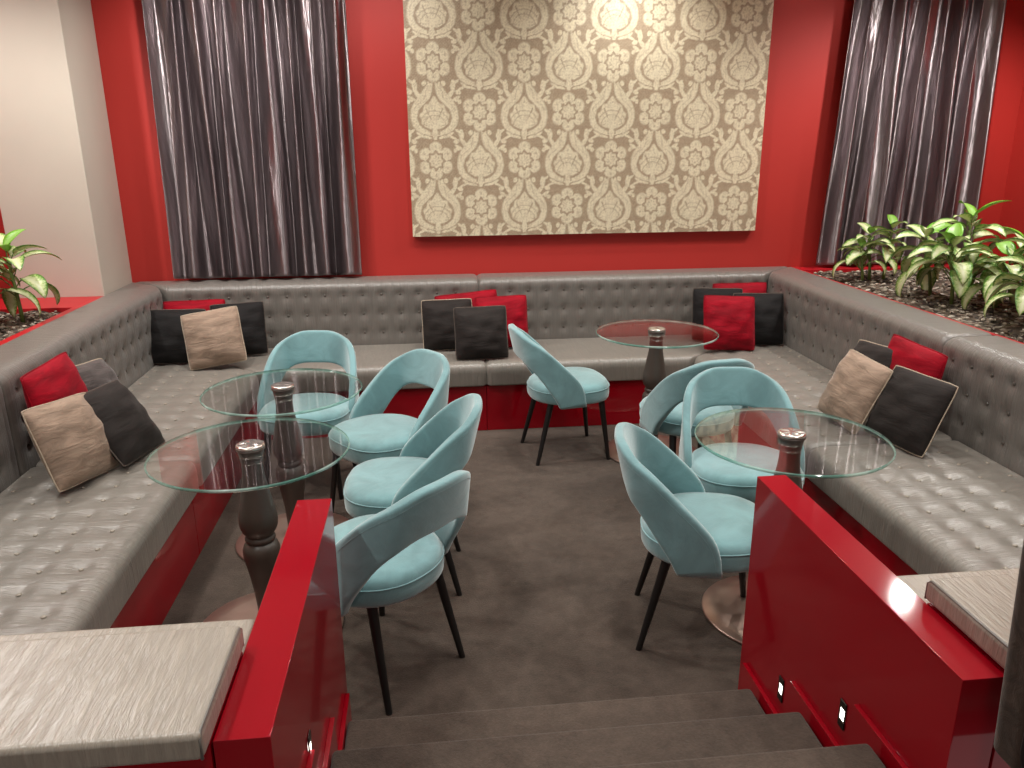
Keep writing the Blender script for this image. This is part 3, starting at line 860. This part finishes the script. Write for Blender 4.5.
def plant(label, pos, stems, seed, L=.19, Wd=.042):
    rnd = random.Random(seed)
    t = thing('leafy_plant', label, 'plant', pos, 0, 'green and cream leafed plants in the planters')
    vs, fs, ac, tn = [], [], [], []
    for (sx, sy, h, lean_az, lean, nl) in stems:
        ln = Vector((math.cos(lean_az) * lean, math.sin(lean_az) * lean, 0))
        pts = [Vector((sx, sy, 0)) + ln * (k / 6) ** 1.5 * h + Vector((0, 0, h * k / 6 * .86)) for k in range(7)]
        v, f = tube(pts, lambda q: .011 - .004 * q, 8); mesh('stem', v, f, M['stem'], t)
        az = rnd.uniform(0, 6.28)
        pv, pf = [], []
        for k in range(nl):
            q = k / (nl - 1); hh = .34 + .66 * q
            base = pts[0].lerp(pts[-1], 0); idx = min(5, int(hh * 6)); base = pts[idx].lerp(pts[idx + 1], hh * 6 - idx)
            az += 2.4 + rnd.uniform(-.35, .35)
            pitch = R(10 + 55 * q + rnd.uniform(-12, 12)); l = L * rnd.uniform(.85, 1.15) * (1 - .22 * q)
            pl = l * rnd.uniform(.42, .6) * (1 - .4 * q)
            e = base + Vector((math.cos(az) * math.cos(pitch + .3), math.sin(az) * math.cos(pitch + .3), math.sin(pitch + .3))) * pl
            a, b = tube([base, base.lerp(e, .5) + Vector((0, 0, .006)), e], .0032, 6)
            o = len(pv); pv += a; pf += [tuple(i + o for i in x) for x in b]
            leaf(vs, fs, ac, tn, e, az, pitch - R(18), l, Wd * rnd.uniform(.85, 1.15) * (1 - .2 * q), R(55 + 60 * (1 - q) + rnd.uniform(-15, 15)), .0 if q < .93 else .75, rnd)
        mesh('leaf_stalks', pv, pf, M['stem'], t)
    me = bpy.data.meshes.new('foliage'); me.from_pydata([tuple(v) for v in vs], [], fs); me.update()
    for nme, arr in (('across', ac), ('tone', tn)):
        x = me.attributes.new(nme, 'FLOAT', 'POINT'); x.data.foreach_set('value', np.array(arr, np.float32))
    o = link('foliage', me, M['leaf'], t)
    m = o.modifiers.new('thickness', 'SOLIDIFY'); m.thickness = .0012
    return t
plant('smaller cream-leafed green plant in the right planter, in front of the right curtain', (2.98, 4.97, .86), [(-.03, 0, .32, 2.5, .1, 14), (.07, .0, .36, .4, .08, 12), (-.10, -.04, .22, 3.3, .2, 8)], 11, .165, .046)
plant('tallest cream-leafed green plant in the middle of the right planter', (3.10, 4.20, .86), [(.02, .08, .48, 1.0, .12, 18), (-.14, -.08, .34, 3.6, .25, 18), (.14, -.10, .38, -.5, .2, 16), (-.10, .18, .36, 2.4, .2, 14), (.04, -.2, .28, 4.6, .2, 12)], 5, .23, .056)
plant('cream-leafed green plant in the right planter cut off by the right edge of the photo', (3.06, 3.60, .86), [(.0, 0, .36, 2.2, .1, 15), (.14, .12, .42, .5, .1, 14), (-.12, -.10, .28, 4.0, .2, 13)], 23, .22, .055)
plant('cream-leafed green plant in the left planter in front of the cream column', (-2.15, 4.36, .86), [(0, 0, .40, 2.9, .05, 16), (-.12, -.06, .34, 3.6, .2, 13)], 31, .22, .050)

# ------------------------------------------------------------------ dark armchair at the right edge
def armchair():
    t = thing('upholstered_chair', 'dark brown velvet chair back at the lower right edge of the photo', 'chair', (1.17, .98, UP))
    bm = bmesh.new(); box(bm, -.285, .285, -.06, .035, .095, .80, .034, 6)
    for v in bm.verts:
        v.co.x *= 1 + .05 * (v.co.z - .45)
        if v.co.z < .2: v.co.x *= 1 - .22 * ((.2 - v.co.z) / .105) ** 2
        v.co.y += .0
    o = bmobj('backrest', bm, M['armchair'], t, False); smooth_by_angle(o, 50)
    pts = []
    for k in range(41):
        q = k / 40; z = .13 + (.77 - .13) * q; x = -.2855 * (1 + .05 * (z - .45))
        if z < .2: x *= 1 - .22 * ((.2 - z) / .105) ** 2
        pts.append((x + .012, -.062, z))
    v, f = tube(pts, .0045, 8); mesh('piping', v, f, M['dark_velvet'], t)
    boxobj('seat', (-.27, .27, -.56, -.062, .26, .42), M['armchair'], t, .04, 5)
    for x in (-.22, .22):
        for y in (-.52, -.03):
            v, f = lathe([(.013, 0), (.02, .27)], 16, x, y); mesh('leg', v, f, M['leg'], t)
M['armchair'] = velvet('dark brown velvet', srgb(72, 62, 54), .4, .3, (.9, .85, .8, 1), scale=22, crease=.3)
armchair()

# ------------------------------------------------------------------ lights
def spot(x, y, z, e, size=1.9, blend=.6, rad=.05, tgt=None, col=(1, .965, .915)):
    l = bpy.data.lights.new('ceiling_and_fill_spot', 'SPOT'); l.energy = e; l.spot_size = size; l.spot_blend = blend; l.shadow_soft_size = rad; l.color = col
    o = bpy.data.objects.new('ceiling_and_fill_spot', l); C.objects.link(o); o.location = (x, y, z)
    d = Vector(tgt or (x, y, 0)) - Vector((x, y, z)); o.rotation_euler = d.to_track_quat('-Z', 'Y').to_euler()
    return o
K = 1.0
for x, y, e in ((-1.45, 4.2, 75), (-1.5, 2.6, 75), (-.3, 3.5, 65), (.6, 2.4, 60), (.5, 4.4, 65), (1.5, 3.2, 60), (2.1, 2.3, 60), (1.9, 4.3, 45), (-1.35, 1.25, 80), (1.75, 1.2, 55), (.2, .1, 40)):
    spot(x, y, 2.9, e * K, 2.2, 1.0)
spot(-.36, 1.60, 2.9, 32 * K, 1.0, .8)  # added fill spot, brightens the top of the left partition and the slab
spot(1.02, 1.60, 2.9, 26 * K, 1.0, .8)  # likewise added, to lift the top of the right partition
spot(3.25, 4.55, 2.9, 100 * K, 2.7, .7)
spot(3.3, 3.4, 2.9, 70 * K, 1.8, .8)
spot(-2.45, 3.9, 2.9, 95 * K, 2.9, .6)
spot(1.36, 4.90, 2.92, 46 * K, 2.2, .9, .05, (1.36, 5.45, 1.7))
spot(-.25, 4.6, 2.92, 40 * K, 2.4, .9, .05, (-.15, 5.4, 1.5))
spot(-1.2, 4.75, 2.92, 60 * K, 2.4, .9, .05, (-1.2, 5.4, 1.5))
spot(3.95, 4.5, 2.92, 34 * K, 2.4, .9)
spot(2.85, 4.6, 2.92, 12 * K, 2.4, .9, .05, (2.75, 5.4, 1.5))

w = bpy.data.worlds.new('World'); bpy.context.scene.world = w; w.use_nodes = True
w.node_tree.nodes['Background'].inputs[0].default_value = (1, .975, .95, 1)
w.node_tree.nodes['Background'].inputs[1].default_value = .45

# ------------------------------------------------------------------ camera
f, yaw, pit, roll = CAMV = (786.27, .1065, .2966, -.0069)
F_ = Vector((math.sin(yaw) * math.cos(pit), math.cos(yaw) * math.cos(pit), -math.sin(pit)))
R_ = Vector((math.cos(yaw), -math.sin(yaw), 0)); U_ = R_.cross(F_)
c_, s_ = math.cos(roll), math.sin(roll)
R2, U2 = R_ * c_ + U_ * s_, -R_ * s_ + U_ * c_
cam = bpy.data.cameras.new('Camera'); co = bpy.data.objects.new('Camera', cam); C.objects.link(co)
cam.sensor_fit = 'HORIZONTAL'; cam.sensor_width = 36; cam.lens = f / 1024 * 36; cam.clip_start = .02
co.matrix_world = Matrix(((R2.x, U2.x, -F_.x, 0), (R2.y, U2.y, -F_.y, 0), (R2.z, U2.z, -F_.z, 1.75), (0, 0, 0, 1)))
sc = bpy.context.scene; sc.camera = co
vst = sc.view_settings
vst.view_transform = 'Standard'; vst.look = 'None'; vst.exposure = 0.06; vst.gamma = 1; vst.use_curve_mapping = False
sc.cycles.max_bounces = 8; sc.cycles.transparent_max_bounces = 16
